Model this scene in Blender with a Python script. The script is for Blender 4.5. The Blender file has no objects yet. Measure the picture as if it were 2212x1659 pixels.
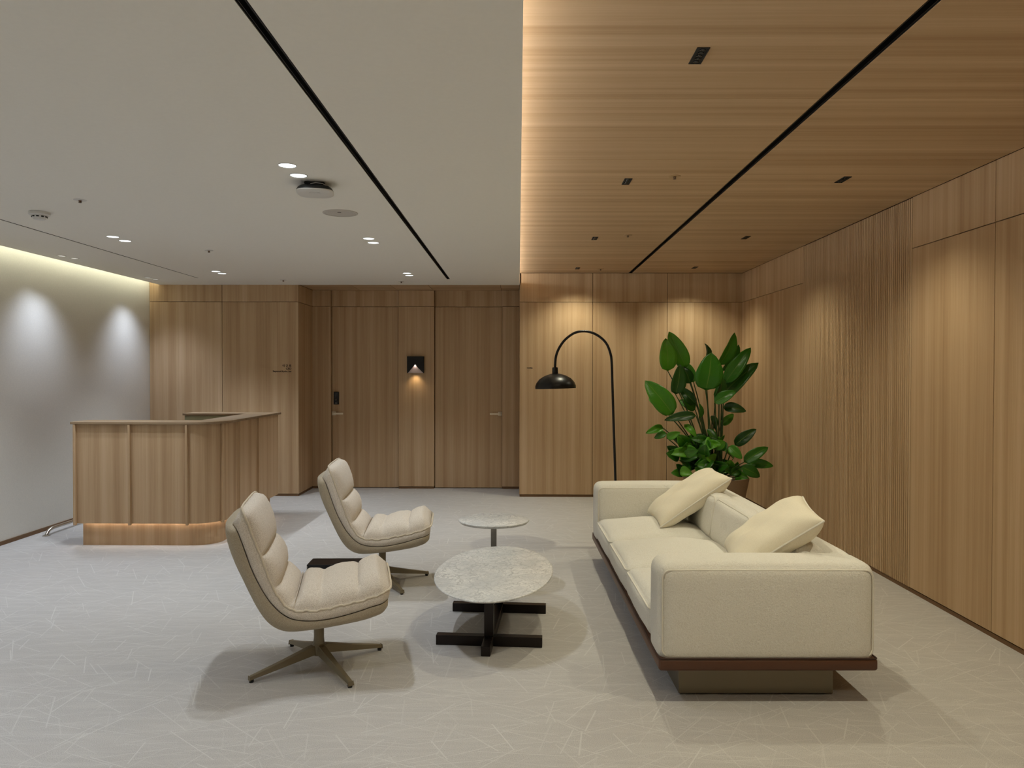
import bpy, bmesh, math, random
from mathutils import Vector, Matrix, Euler

SC = bpy.context.scene
COL = SC.collection
PI = math.pi
R = math.radians

# ------------------------------------------------------------------ camera
F_PX, W_PX = 1650.0, 2212.0
cam_d = bpy.data.cameras.new('camera')
cam_d.sensor_fit = 'HORIZONTAL'
cam_d.sensor_width = 36.0
cam_d.lens = F_PX / W_PX * 36.0
cam_d.clip_start = 0.05
cam_d.clip_end = 100
cam = bpy.data.objects.new('camera', cam_d)
COL.objects.link(cam)
# rows: camera right / camera down / camera forward, in world axes
c_right = Vector((0.99996239, 0.00848368, 0.00179909))
c_down = Vector((0.00191979, -0.01424047, -0.99989676))
c_fwd = Vector((-0.00845719, 0.99986261, -0.01425622))
cm = Matrix((c_right, -c_down, -c_fwd)).transposed().to_4x4()
cm.translation = (0, 0, 1.55)
cam.matrix_world = cm
SC.camera = cam

# ------------------------------------------------------------------ world / exposure
wd = bpy.data.worlds.new('world')
SC.world = wd
wd.use_nodes = True
wd.node_tree.nodes['Background'].inputs['Color'].default_value = (0.9, 0.9, 1.0, 1)
wd.node_tree.nodes['Background'].inputs['Strength'].default_value = 0.05
SC.view_settings.view_transform = 'Standard'
SC.view_settings.look = 'None'
SC.view_settings.exposure = 0.0
SC.view_settings.gamma = 1.0
SC.view_settings.use_curve_mapping = False
SC.cycles.use_denoising = True
SC.cycles.sample_clamp_indirect = 4.0
SC.cycles.max_bounces = 6
SC.cycles.diffuse_bounces = 4
SC.cycles.glossy_bounces = 2
SC.cycles.transmission_bounces = 2
SC.cycles.use_adaptive_sampling = True
SC.cycles.adaptive_threshold = 0.08
SC.cycles.adaptive_min_samples = 16
SC.cycles.caustics_reflective = False
SC.cycles.caustics_refractive = False

# light levels (watts) and colours of the lamps the room has
P_WHITE = 39.0     # each downlight of the white ceiling
P_WOOD = 53.0      # each black spot fixture in the timber ceiling
P_WASH = 28.0       # wall washers on the left wall
C_WHITE = (0.83, 0.91, 1.0)
C_WOOD = (1.0, 0.95, 0.72)
C_WASH = (0.70, 0.80, 1.0)
E_COVE_L = 20.0
E_COVE_R = 30.0
E_DESK = 9.0

# ------------------------------------------------------------------ room numbers
YB = 9.55          # back wall plane
YF = -3.6          # wall behind the camera
XL, XR = -4.63, 2.785
ZW, ZC = 2.80, 2.65
XE = 0.012         # edge between the two ceilings

# ------------------------------------------------------------------ helpers
def lin(r, g, b):
    def f(c):
        c /= 255.0
        return c / 12.92 if c <= 0.04045 else ((c + 0.055) / 1.055) ** 2.4
    return (f(r), f(g), f(b), 1.0)

class MB:
    def __init__(s):
        s.v, s.f, s.uv = [], [], None
    def add(s, vs, fs):
        o = len(s.v)
        s.v += [tuple(v) for v in vs]
        s.f += [tuple(i + o for i in f) for f in fs]
        return s
    def box(s, x0, x1, y0, y1, z0, z1):
        v = [(x, y, z) for x in (x0, x1) for y in (y0, y1) for z in (z0, z1)]
        f = [(0, 1, 3, 2), (4, 6, 7, 5), (0, 4, 5, 1), (2, 3, 7, 6), (0, 2, 6, 4), (1, 5, 7, 3)]
        return s.add(v, f)
    def tube(s, pts, r, seg=10, closed=False, cap=True):
        pts = [Vector(p) for p in pts]
        n = len(pts)
        rr = r if isinstance(r, (list, tuple)) else [r] * n
        vs, fs = [], []
        t0 = None
        nrm = None
        for i, p in enumerate(pts):
            if closed:
                t = pts[(i + 1) % n] - pts[i - 1]
            else:
                t = pts[min(i + 1, n - 1)] - pts[max(i - 1, 0)]
            if t.length < 1e-9:
                t = Vector((0, 0, 1))
            t.normalize()
            if nrm is None:
                a = Vector((0, 0, 1)) if abs(t.z) < 0.9 else Vector((1, 0, 0))
                nrm = (a - t * a.dot(t)).normalized()
            else:
                nrm = nrm - t * nrm.dot(t)
                nrm = nrm.normalized() if nrm.length > 1e-6 else t.orthogonal().normalized()
            b = t.cross(nrm)
            for k in range(seg):
                a = 2 * PI * k / seg
                vs.append(p + (nrm * math.cos(a) + b * math.sin(a)) * rr[i])
        m = n if closed else n - 1
        for i in range(m):
            j = (i + 1) % n
            for k in range(seg):
                l = (k + 1) % seg
                fs.append((i * seg + k, i * seg + l, j * seg + l, j * seg + k))
        if cap and not closed:
            fs.append(tuple(reversed(range(seg))))
            fs.append(tuple(range((n - 1) * seg, n * seg)))
        return s.add(vs, fs)
    def lathe(s, prof, seg=32, c=(0, 0, 0), cap0=True, cap1=True):
        vs, fs = [], []
        for (r, z) in prof:
            for k in range(seg):
                a = 2 * PI * k / seg
                vs.append((c[0] + r * math.cos(a), c[1] + r * math.sin(a), c[2] + z))
        for i in range(len(prof) - 1):
            for k in range(seg):
                l = (k + 1) % seg
                fs.append((i * seg + k, i * seg + l, (i + 1) * seg + l, (i + 1) * seg + k))
        if cap0:
            fs.append(tuple(reversed(range(seg))))
        if cap1:
            fs.append(tuple(range((len(prof) - 1) * seg, len(prof) * seg)))
        return s.add(vs, fs)
    def prism(s, poly, z0, z1):
        n = len(poly)
        vs = [(x, y, z0) for x, y in poly] + [(x, y, z1) for x, y in poly]
        fs = [tuple(reversed(range(n))), tuple(range(n, 2 * n))]
        fs += [(i, (i + 1) % n, n + (i + 1) % n, n + i) for i in range(n)]
        return s.add(vs, fs)
    def xform(s, m):
        s.v = [tuple(m @ Vector(v)) for v in s.v]
        return s
    def mesh(s, name, mat, smooth=False, bevel=0, bseg=2, merge=False, angle=40):
        me = bpy.data.meshes.new(name)
        me.from_pydata(s.v, [], s.f)
        bm = bmesh.new()
        bm.from_mesh(me)
        if merge:
            bmesh.ops.remove_doubles(bm, verts=bm.verts, dist=1e-5)
        if bevel:
            es = [e for e in bm.edges if len(e.link_faces) == 2 and e.calc_face_angle(0) > R(40)]
            bmesh.ops.bevel(bm, geom=es, offset=bevel, segments=bseg, affect='EDGES', profile=0.5)
        bmesh.ops.recalc_face_normals(bm, faces=bm.faces)
        for f in bm.faces:
            f.smooth = smooth
        if smooth:
            for e in bm.edges:
                if len(e.link_faces) == 2 and e.calc_face_angle(0) > R(angle):
                    e.smooth = False
        bm.to_mesh(me)
        bm.free()
        if mat:
            me.materials.append(mat)
        return me
    def build(s, name, mat, parent=None, **k):
        me = s.mesh(name, mat, **k)
        return link(name, me, parent)

def link(name, me, parent=None):
    o = bpy.data.objects.new(name, me)
    COL.objects.link(o)
    if parent is not None:
        o.parent = parent
    return o

def tag(o, label=None, cat=None, group=None, kind=None):
    if label: o['label'] = label
    if cat: o['category'] = cat
    if group: o['group'] = group
    if kind: o['kind'] = kind
    return o

def empty(name, loc=(0, 0, 0), rz=0, label=None, cat=None, group=None, kind=None):
    o = bpy.data.objects.new(name, None)
    o.empty_display_size = 0.1
    COL.objects.link(o)
    o.location = loc
    o.rotation_euler = (0, 0, rz)
    return tag(o, label, cat, group, kind)

def copy_tree(o, parent=None):
    kids = list(o.children)
    c = o.copy()
    COL.objects.link(c)
    c.parent = parent
    for ch in kids:
        copy_tree(ch, c)
    return c

def spot(parent, loc, power, color, angle=100, blend=0.6, radius=0.03, aim=(0, 0, -1), name='lamp'):
    d = bpy.data.lights.new(name, 'SPOT')
    d.energy = power
    d.color = color
    d.spot_size = R(angle)
    d.spot_blend = blend
    d.shadow_soft_size = radius
    o = bpy.data.objects.new(name, d)
    COL.objects.link(o)
    o.parent = parent
    o.location = loc
    o.rotation_euler = Vector(aim).to_track_quat('-Z', 'Y').to_euler()
    return o

# ------------------------------------------------------------------ materials
def new_mat(name):
    m = bpy.data.materials.new(name)
    m.use_nodes = True
    nt = m.node_tree
    b = nt.nodes['Principled BSDF']
    return m, nt, b

def nd(nt, t, **k):
    n = nt.nodes.new(t)
    for a, v in k.items():
        setattr(n, a, v)
    return n

def plain(name, col, rough=0.5, metal=0.0, spec=None, emit=None, es=0.0):
    m, nt, b = new_mat(name)
    b.inputs['Base Color'].default_value = col
    b.inputs['Roughness'].default_value = rough
    b.inputs['Metallic'].default_value = metal
    if spec is not None:
        b.inputs['Specular IOR Level'].default_value = spec
    if emit:
        b.inputs['Emission Color'].default_value = emit
        b.inputs['Emission Strength'].default_value = es
    return m

def ramp(nt, fac, stops):
    r = nd(nt, 'ShaderNodeValToRGB')
    els = r.color_ramp.elements
    while len(els) < len(stops):
        els.new(0.5)
    for e, (p, c) in zip(els, stops):
        e.position = p
        e.color = c
    nt.links.new(fac, r.inputs['Fac'])
    return r.outputs['Color']

def mix(nt, a, b, fac, mode='MIX'):
    n = nd(nt, 'ShaderNodeMix', data_type='RGBA', blend_type=mode)
    for s, v in (('Factor', fac),):
        if hasattr(v, 'is_linked') or hasattr(v, 'links'):
            nt.links.new(v, n.inputs[0])
        else:
            n.inputs[0].default_value = v
    for i, v in ((6, a), (7, b)):
        if hasattr(v, 'links'):
            nt.links.new(v, n.inputs[i])
        else:
            n.inputs[i].default_value = v
    return n.outputs[2]

def mth(nt, op, a, b=None, clamp=False):
    n = nd(nt, 'ShaderNodeMath', operation=op, use_clamp=clamp)
    for i, v in ((0, a), (1, b)):
        if v is None: continue
        if hasattr(v, 'links'):
            nt.links.new(v, n.inputs[i])
        else:
            n.inputs[i].default_value = v
    return n.outputs[0]

def wood(name, grain='z', tint=1.0, c0=(166, 134, 98), c1=(190, 160, 124), c2=(210, 182, 148)):
    """oak laminate: long straight grain along one axis, broad light and dark strips"""
    m, nt, b = new_mat(name)
    tc = nd(nt, 'ShaderNodeTexCoord')
    oi = nd(nt, 'ShaderNodeObjectInfo')
    off = nd(nt, 'ShaderNodeVectorMath', operation='SCALE')
    cmb = nd(nt, 'ShaderNodeCombineXYZ')
    for i in range(3):
        nt.links.new(oi.outputs['Random'], cmb.inputs[i])
    nt.links.new(cmb.outputs[0], off.inputs[0])
    off.inputs['Scale'].default_value = 37.0
    add = nd(nt, 'ShaderNodeVectorMath', operation='ADD')
    nt.links.new(tc.outputs['Object'], add.inputs[0])
    nt.links.new(off.outputs[0], add.inputs[1])
    def sc(s_long, s_wide):
        mp = nd(nt, 'ShaderNodeMapping')
        v = [s_wide] * 3
        v['xyz'.index(grain)] = s_long
        mp.inputs['Scale'].default_value = v
        nt.links.new(add.outputs[0], mp.inputs['Vector'])
        return mp.outputs[0]
    def noise(vec, detail, rough=0.5, dist=0.0):
        n = nd(nt, 'ShaderNodeTexNoise')
        n.inputs['Scale'].default_value = 1.0
        n.inputs['Detail'].default_value = detail
        n.inputs['Roughness'].default_value = rough
        n.inputs['Distortion'].default_value = dist
        nt.links.new(vec, n.inputs['Vector'])
        return n.outputs['Fac']
    broad = noise(sc(0.12, 11.0), 2.0, 0.5)
    mid = noise(sc(0.35, 42.0), 3.0, 0.6)
    fine = noise(sc(2.0, 300.0), 3.0, 0.7)
    a = mth(nt, 'MULTIPLY', broad, 0.55)
    c = mth(nt, 'MULTIPLY', mid, 0.22)
    d = mth(nt, 'MULTIPLY', fine, 0.32)
    s = mth(nt, 'ADD', mth(nt, 'ADD', a, c), d)
    col = ramp(nt, s, [(0.36, lin(*c0)), (0.54, lin(*c1)), (0.74, lin(*c2))])
    if tint != 1.0:
        col = mix(nt, col, (tint, tint, tint, 1), 1.0, 'MULTIPLY')
    nt.links.new(col, b.inputs['Base Color'])
    b.inputs['Roughness'].default_value = 0.55
    b.inputs['Specular IOR Level'].default_value = 0.3
    return m

def fabric(name, col, col2, scale=260, bump=0.25, kind='weave', rough=0.95):
    m, nt, b = new_mat(name)
    tc = nd(nt, 'ShaderNodeTexCoord')
    n1 = nd(nt, 'ShaderNodeTexNoise')
    n1.inputs['Scale'].default_value = scale
    n1.inputs['Detail'].default_value = 2.0
    nt.links.new(tc.outputs['Object'], n1.inputs['Vector'])
    big = nd(nt, 'ShaderNodeTexNoise')
    big.inputs['Scale'].default_value = 9
    nt.links.new(tc.outputs['Object'], big.inputs['Vector'])
    h = n1.outputs['Fac']
    if kind == 'boucle':
        v = nd(nt, 'ShaderNodeTexVoronoi', feature='SMOOTH_F1')
        v.inputs['Scale'].default_value = scale * 0.42
        wv = nd(nt, 'ShaderNodeVectorMath', operation='ADD')
        sc_ = nd(nt, 'ShaderNodeVectorMath', operation='SCALE')
        sc_.inputs['Scale'].default_value = 0.02
        nt.links.new(n1.outputs['Color'], sc_.inputs[0])
        nt.links.new(tc.outputs['Object'], wv.inputs[0])
        nt.links.new(sc_.outputs[0], wv.inputs[1])
        nt.links.new(wv.outputs[0], v.inputs['Vector'])
        h = mth(nt, 'SUBTRACT', 1.0, v.outputs['Distance'])
    col_o = ramp(nt, n1.outputs['Fac'], [(0.3, col2), (0.62, col)])
    nt.links.new(col_o, b.inputs['Base Color'])
    b.inputs['Roughness'].default_value = rough
    b.inputs['Specular IOR Level'].default_value = 0.15
    b.inputs['Sheen Weight'].default_value = 0.15
    bp = nd(nt, 'ShaderNodeBump')
    bp.inputs['Strength'].default_value = bump
    bp.inputs['Distance'].default_value = 0.003
    hh = mth(nt, 'ADD', h, mth(nt, 'MULTIPLY', big.outputs['Fac'], 1.2))
    nt.links.new(hh, bp.inputs['Height'])
    nt.links.new(bp.outputs[0], b.inputs['Normal'])
    return m

def carpet():
    """flat grey-beige carpet with fine speckle and crossing pale straight threads"""
    m, nt, b = new_mat('carpet')
    tc = nd(nt, 'ShaderNodeTexCoord')
    total = None
    layers = [(20, .30, 0.0015), (62, .26, 0.0014), (104, .34, 0.0016), (150, .24, 0.0013), (-12, .38, 0.0015), (84, .42, 0.0015), (128, .31, 0.0014), (41, .45, 0.0016)]
    for i, (rot, cell, wd_) in enumerate(layers):
        mp = nd(nt, 'ShaderNodeMapping')
        mp.inputs['Location'].default_value = (3.17 * i, 1.73 * i, 0)
        mp.inputs['Rotation'].default_value = (0, 0, R(rot))
        mp.inputs['Scale'].default_value = (1 / cell, 1 / (cell * 0.62), 1)
        nt.links.new(tc.outputs['Object'], mp.inputs['Vector'])
        fl = nd(nt, 'ShaderNodeVectorMath', operation='FLOOR')
        fr = nd(nt, 'ShaderNodeVectorMath', operation='FRACTION')
        nt.links.new(mp.outputs[0], fl.inputs[0])
        nt.links.new(mp.outputs[0], fr.inputs[0])
        wn = nd(nt, 'ShaderNodeTexWhiteNoise', noise_dimensions='2D')
        nt.links.new(fl.outputs[0], wn.inputs['Vector'])
        sp = nd(nt, 'ShaderNodeSeparateXYZ')
        nt.links.new(wn.outputs['Color'], sp.inputs[0])
        fs = nd(nt, 'ShaderNodeSeparateXYZ')
        nt.links.new(fr.outputs[0], fs.inputs[0])
        # thread: y = c + k*(x-.5), per cell random slope and offset
        k = mth(nt, 'MULTIPLY', mth(nt, 'SUBTRACT', sp.outputs[0], 0.5), 1.3)
        c = mth(nt, 'ADD', mth(nt, 'MULTIPLY', sp.outputs[1], 0.6), 0.2)
        yy = mth(nt, 'ADD', c, mth(nt, 'MULTIPLY', k, mth(nt, 'SUBTRACT', fs.outputs[0], 0.5)))
        dist = mth(nt, 'MULTIPLY', mth(nt, 'ABSOLUTE', mth(nt, 'SUBTRACT', fs.outputs[1], yy)), cell * 0.62)
        mr = nd(nt, 'ShaderNodeMapRange', interpolation_type='SMOOTHSTEP')
        mr.inputs['From Min'].default_value = wd_ * 2.1
        mr.inputs['From Max'].default_value = wd_ * 0.5
        nt.links.new(dist, mr.inputs['Value'])
        w = mth(nt, 'MULTIPLY', mr.outputs[0], mth(nt, 'ADD', mth(nt, 'MULTIPLY', sp.outputs[2], 0.75), 0.15))
        total = w if total is None else mth(nt, 'MAXIMUM', total, w)
    # a family of near parallel fine ribs
    mp = nd(nt, 'ShaderNodeMapping')
    mp.inputs['Rotation'].default_value = (0, 0, R(-32))
    mp.inputs['Scale'].default_value = (3.0, 26.0, 1)
    nt.links.new(tc.outputs['Object'], mp.inputs['Vector'])
    rb = nd(nt, 'ShaderNodeTexNoise')
    rb.inputs['Scale'].default_value = 1.0
    rb.inputs['Detail'].default_value = 3.0
    nt.links.new(mp.outputs[0], rb.inputs['Vector'])
    sk = nd(nt, 'ShaderNodeTexNoise')
    sk.inputs['Scale'].default_value = 330
    sk.inputs['Detail'].default_value = 2
    nt.links.new(tc.outputs['Object'], sk.inputs['Vector'])
    big = nd(nt, 'ShaderNodeTexNoise')
    big.inputs['Scale'].default_value = 1.7
    big.inputs['Detail'].default_value = 3
    nt.links.new(tc.outputs['Object'], big.inputs['Vector'])
    base = ramp(nt, sk.outputs['Fac'], [(0.25, lin(146, 142, 137)), (0.75, lin(206, 202, 197))])
    base = mix(nt, base, lin(190, 181, 176), mth(nt, 'MULTIPLY', big.outputs['Fac'], 0.3))
    base = mix(nt, base, lin(206, 203, 196), mth(nt, 'MULTIPLY', mth(nt, 'SUBTRACT', rb.outputs['Fac'], 0.45, True), 0.9, True))
    col = mix(nt, base, lin(222, 220, 214), mth(nt, 'MULTIPLY', total, 0.42))
    nt.links.new(col, b.inputs['Base Color'])
    b.inputs['Roughness'].default_value = 1.0
    b.inputs['Specular IOR Level'].default_value = 0.05
    bp = nd(nt, 'ShaderNodeBump')
    bp.inputs['Strength'].default_value = 0.35
    bp.inputs['Distance'].default_value = 0.003
    nt.links.new(sk.outputs['Fac'], bp.inputs['Height'])
    nt.links.new(bp.outputs[0], b.inputs['Normal'])
    return m

def marble():
    m, nt, b = new_mat('marble')
    tc = nd(nt, 'ShaderNodeTexCoord')
    ns = nd(nt, 'ShaderNodeTexNoise')
    ns.inputs['Scale'].default_value = 5.0
    ns.inputs['Detail'].default_value = 5
    nt.links.new(tc.outputs['Object'], ns.inputs['Vector'])
    sc_ = nd(nt, 'ShaderNodeVectorMath', operation='SCALE')
    sc_.inputs['Scale'].default_value = 0.35
    nt.links.new(ns.outputs['Color'], sc_.inputs[0])
    ad = nd(nt, 'ShaderNodeVectorMath', operation='ADD')
    nt.links.new(tc.outputs['Object'], ad.inputs[0])
    nt.links.new(sc_.outputs[0], ad.inputs[1])
    tot = None
    for s, w, k in ((5.5, 0.035, 0.7), (13.0, 0.055, 0.6), (27, 0.08, 0.45)):
        v = nd(nt, 'ShaderNodeTexVoronoi', feature='DISTANCE_TO_EDGE')
        v.inputs['Scale'].default_value = s
        nt.links.new(ad.outputs[0], v.inputs['Vector'])
        mr = nd(nt, 'ShaderNodeMapRange', interpolation_type='SMOOTHSTEP')
        mr.inputs['From Min'].default_value = w
        mr.inputs['From Max'].default_value = 0.0
        mr.inputs['To Max'].default_value = k
        nt.links.new(v.outputs['Distance'], mr.inputs['Value'])
        tot = mr.outputs[0] if tot is None else mth(nt, 'MAXIMUM', tot, mr.outputs[0])
    n2 = nd(nt, 'ShaderNodeTexNoise')
    n2.inputs['Scale'].default_value = 7
    n2.inputs['Detail'].default_value = 4
    nt.links.new(tc.outputs['Object'], n2.inputs['Vector'])
    tot = mth(nt, 'MULTIPLY', tot, mth(nt, 'ADD', mth(nt, 'MULTIPLY', n2.outputs['Fac'], 1.5), -0.15, True))
    base = ramp(nt, n2.outputs['Fac'], [(0.3, lin(206, 207, 206)), (0.65, lin(232, 231, 226))])
    col = mix(nt, base, lin(128, 130, 134), tot)
    nt.links.new(col, b.inputs['Base Color'])
    b.inputs['Roughness'].default_value = 0.22
    return m

def leaf_mat():
    m, nt, b = new_mat('leaf_green')
    uv = nd(nt, 'ShaderNodeUVMap')
    sp = nd(nt, 'ShaderNodeSeparateXYZ')
    nt.links.new(uv.outputs[0], sp.inputs[0])
    oi = nd(nt, 'ShaderNodeObjectInfo')
    au = mth(nt, 'ABSOLUTE', mth(nt, 'SUBTRACT', sp.outputs[0], 0.5))
    rib = mth(nt, 'LESS_THAN', au, 0.018)
    st = mth(nt, 'SUBTRACT', sp.outputs[1], mth(nt, 'MULTIPLY', au, 0.35))
    vein = mth(nt, 'SINE', mth(nt, 'MULTIPLY', st, 150.0))
    vein = mth(nt, 'MULTIPLY', mth(nt, 'ADD', vein, 1.0), 0.5)
    base = ramp(nt, oi.outputs['Random'], [(0.0, lin(26, 62, 20)), (0.5, lin(56, 126, 26)), (1.0, lin(100, 170, 38))])
    base = mix(nt, base, lin(70, 120, 44), mth(nt, 'MULTIPLY', vein, 0.16))
    base = mix(nt, base, lin(130, 160, 70), mth(nt, 'MULTIPLY', rib, 0.6))
    nt.links.new(base, b.inputs['Base Color'])
    b.inputs['Roughness'].default_value = 0.28
    b.inputs['Specular IOR Level'].default_value = 0.55
    bp = nd(nt, 'ShaderNodeBump')
    bp.inputs['Strength'].default_value = 0.25
    bp.inputs['Distance'].default_value = 0.002
    nt.links.new(vein, bp.inputs['Height'])
    nt.links.new(bp.outputs[0], b.inputs['Normal'])
    tr = nd(nt, 'ShaderNodeBsdfTranslucent')
    tr.inputs['Color'].default_value = lin(96, 150, 30)
    mx = nd(nt, 'ShaderNodeMixShader')
    mx.inputs[0].default_value = 0.25
    out = nt.nodes['Material Output']
    nt.links.new(b.outputs[0], mx.inputs[1])
    nt.links.new(tr.outputs[0], mx.inputs[2])
    nt.links.new(mx.outputs[0], out.inputs['Surface'])
    return m

def plaster(name, col, bump=0.06, scale=60, var=0.95):
    m, nt, b = new_mat(name)
    tc = nd(nt, 'ShaderNodeTexCoord')
    n = nd(nt, 'ShaderNodeTexNoise')
    n.inputs['Scale'].default_value = scale
    n.inputs['Detail'].default_value = 4
    nt.links.new(tc.outputs['Object'], n.inputs['Vector'])
    c2 = tuple(c * var for c in col[:3]) + (1,)
    nt.links.new(ramp(nt, n.outputs['Fac'], [(0.35, c2), (0.65, col)]), b.inputs['Base Color'])
    b.inputs['Roughness'].default_value = 0.9
    b.inputs['Specular IOR Level'].default_value = 0.15
    bp = nd(nt, 'ShaderNodeBump')
    bp.inputs['Strength'].default_value = bump
    bp.inputs['Distance'].default_value = 0.002
    nt.links.new(n.outputs['Fac'], bp.inputs['Height'])
    nt.links.new(bp.outputs[0], b.inputs['Normal'])
    return m

M_WOODV = wood('oak_vertical', 'z')
M_WOODX = wood('oak_ceiling', 'x')
M_WOODY = wood('oak_soffit', 'y')
M_COUNTER = plain('counter_brown', lin(124, 92, 64), 0.4)
M_BACK = plain('panel_backing', lin(52, 34, 20), 0.9)
M_SKIRT = plain('skirting_brown', lin(112, 82, 52), 0.6)
M_CEIL = plaster('ceiling_paint', lin(238, 235, 227), 0.0, 40, .985)
M_WALL = plaster('wall_covering', lin(222, 217, 206), 0.06, 90)
M_CARPET = carpet()
M_MARBLE = marble()
M_BLACK = plain('black_metal', lin(16, 15, 15), 0.35, 0.2)
M_BLACKM = plain('black_matte', lin(12, 12, 12), 0.7)
M_TBASE = plain('bronze_black', lin(40, 33, 30), 0.32, 0.6)
M_STEEL = plain('brushed_steel', lin(190, 182, 170), 0.28, 1.0)
M_HANDLE = plain('handle_satin', lin(236, 224, 202), 0.45, 0.15)
M_WPLAST = plain('white_plastic', lin(214, 212, 208), 0.45)
M_GREYP = plain('grey_plastic', lin(120, 118, 114), 0.5)
M_OLIVE = plain('olive_metal', lin(128, 116, 92), 0.42, 0.35)
M_PED = plain('pedestal_metal', lin(126, 116, 98), 0.38, 0.75)
M_LEATHER = plain('brown_leather', lin(86, 52, 32), 0.42)
M_SOFA = fabric('cream_boucle', lin(246, 243, 234), lin(230, 225, 212), 300, 1.0, 'boucle')
M_PILLOW = fabric('cream_pillow', lin(240, 232, 212), lin(228, 218, 194), 420, 0.25)
M_CHAIR = fabric('beige_tweed', lin(228, 217, 201), lin(192, 177, 157), 310, 0.7)
M_SHELL = fabric('beige_shell', lin(184, 170, 146), lin(150, 136, 112), 420, 0.25)
M_PIPE_S = plain('sofa_piping', lin(226, 221, 208), 0.9)
M_PIPE_C = plain('chair_piping', lin(204, 190, 166), 0.9)
M_LEAF = leaf_mat()
M_STEM = plain('stem_green', lin(46, 72, 28), 0.45)
M_POT = plaster('planter_taupe', lin(150, 128, 104), 0.05)
M_SOIL = plain('soil', lin(42, 32, 24), 1.0)
M_EMITW = plain('lamp_disc', (1, 1, 1, 1), 0.5, emit=(0.88, 0.97, 1.0, 1), es=3.0)
M_LEDL = plain('led_left', (1, 1, 1, 1), 0.5, emit=(0.97, 1.0, 0.80, 1), es=E_COVE_L)
M_LEDR = plain('led_right', (1, 1, 1, 1), 0.5, emit=(0.94, 0.98, 1.0, 1), es=E_COVE_R)
M_LEDD = plain('led_desk', (1, 1, 1, 1), 0.5, emit=(1.0, 0.92, 0.82, 1), es=E_DESK)
M_LENS = plain('spot_lens', lin(60, 60, 64), 0.08, 0.9)
M_PRINT = plain('dark_lettering', lin(52, 30, 16), 0.6)
M_DARKPRINT = plain('grey_print', lin(70, 66, 60), 0.6)

# ------------------------------------------------------------------ structure
o = MB().box(XL - .3, XR + .3, YF - .2, 10.6, -0.1, 0.0).build('floor', M_CARPET)
tag(o, 'grey beige carpet floor with pale crossing thread lines', 'floor', kind='structure')

def panel(mb_args, mat, parent, name='panel', bevel=0.0015):
    return MB().box(*mb_args).build(name, mat, parent, bevel=bevel, bseg=1)

G = 0.0025   # half joint width
# ---- left wall
o = MB().box(XL - .15, XL, YF, YB + .03, 0, 3.0).build('wall_left', M_WALL)
tag(o, 'plain greige covered wall at the left, washed by two light scallops', 'wall', kind='structure')
o = MB().box(XL, XL + .012, YF, YB, 0, 0.035).build('baseboard_left', M_SKIRT)
tag(o, 'thin brown skirting strip under the plain left wall', 'baseboard', kind='structure')
# ---- wall behind the camera
o = MB().box(XL - .15, XR + .15, YF - .15, YF, 0, 3.0).build('wall_front', M_WALL)
tag(o, 'plain wall closing the room behind the viewpoint', 'wall', kind='structure')

# ---- back wall left of the recess
def wall_panels(wall, xs, y, zs, depth=0.018):
    for a, b_ in zip(xs[:-1], xs[1:]):
        for c, d in zip(zs[:-1], zs[1:]):
            panel((a + G, b_ - G, y, y + depth, c + G, d - G), M_WOODV, wall)
ZS = 2.437
wl = MB().box(XL, -2.776, YB + .018, YB + .12, 0, 3.0).box(-2.757 - .1, -2.757 - .018, YB + .018, 10.3, 0, 3.0).build('wall_back_left', M_BACK)
tag(wl, 'oak panelled back wall behind the reception desk', 'wall', kind='structure')
wall_panels(wl, [XL, -3.715, -2.757], YB, [0.027, ZS, 2.655 + .14])
# return into the recess (faces the doors)
for c, d in ((0.027, ZS), (ZS, 2.655)):
    panel((-2.757 - .018, -2.757, YB + .0015, 10.22, c + G, d - G), M_WOODV, wl)
MB().box(XL, -2.757 - .004, YB + .004, YB + .02, 0, 0.025).box(-2.775, -2.761, YB + .02, 10.22, 0, .025).build('skirting', M_SKIRT, wl)

# ---- back wall at right
wr = MB().box(XE + .018, XR + .1, YB + .018, YB + .12, 0, 3.0).box(XE + .018, XE + .1, YB + .018, 10.3, 0, 3.0).build('wall_back_right', M_BACK)
tag(wr, 'oak panelled back wall behind the black floor lamp and plant', 'wall', kind='structure')
wall_panels(wr, [XE, 0.925, 1.853, XR + .012], YB, [0.027, ZS, ZW])
for c, d in ((0.027, ZS), (ZS, 2.655)):
    panel((XE, XE + .018, YB + .0205, 10.22, c + G, d - G), M_WOODV, wr)
MB().box(XE + .004, XR, YB + .004, YB + .02, 0, 0.025).box(XE + .004, XE + .018, YB + .02, 10.22, 0, .025).build('skirting', M_SKIRT, wr)

# ---- recess back wall with pillars between the doors
YP, YD = 10.20, 10.255
wc = MB().box(-2.86, XE + .1, YD + .05, YD + .2, 0, 3.0).build('wall_recess', M_BACK)
tag(wc, 'oak clad recess wall with flat pillars between two doors', 'wall', kind='structure')
for a, b_ in ((-2.757, -2.513), (-1.603, -1.128), (-0.217, XE)):
    for c, d in ((0.027, ZS), (ZS, 2.655)):
        panel((a, b_, YP, YD + .05, c + G, d - G), M_WOODV, wc)
    MB().box(a + .003, b_ - .003, YP + .006, YD + .05, 0, .025).build('skirting', M_SKIRT, wc)
for a, b_ in ((-2.513, -1.603), (-1.128, -0.217)):
    panel((a + .006, b_ - .002, YD, YD + .05, ZS + G, 2.655), M_WOODV, wc, 'transom_panel')
# soffit over the recess
sf = MB().box(-2.86, XE + .1, YB + .001, 10.4, 2.675, 2.75).build('ceiling_recess', M_BACK)
tag(sf, 'low oak soffit over the door recess', 'ceiling', kind='structure')
sx = [-2.757, -2.12, -1.62, -1.14, -0.23, XE]
for a, b_ in zip(sx[:-1], sx[1:]):
    panel((a + G, b_ - G, YB + .002, YD + .05, 2.655, 2.675), M_WOODX, sf)

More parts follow.
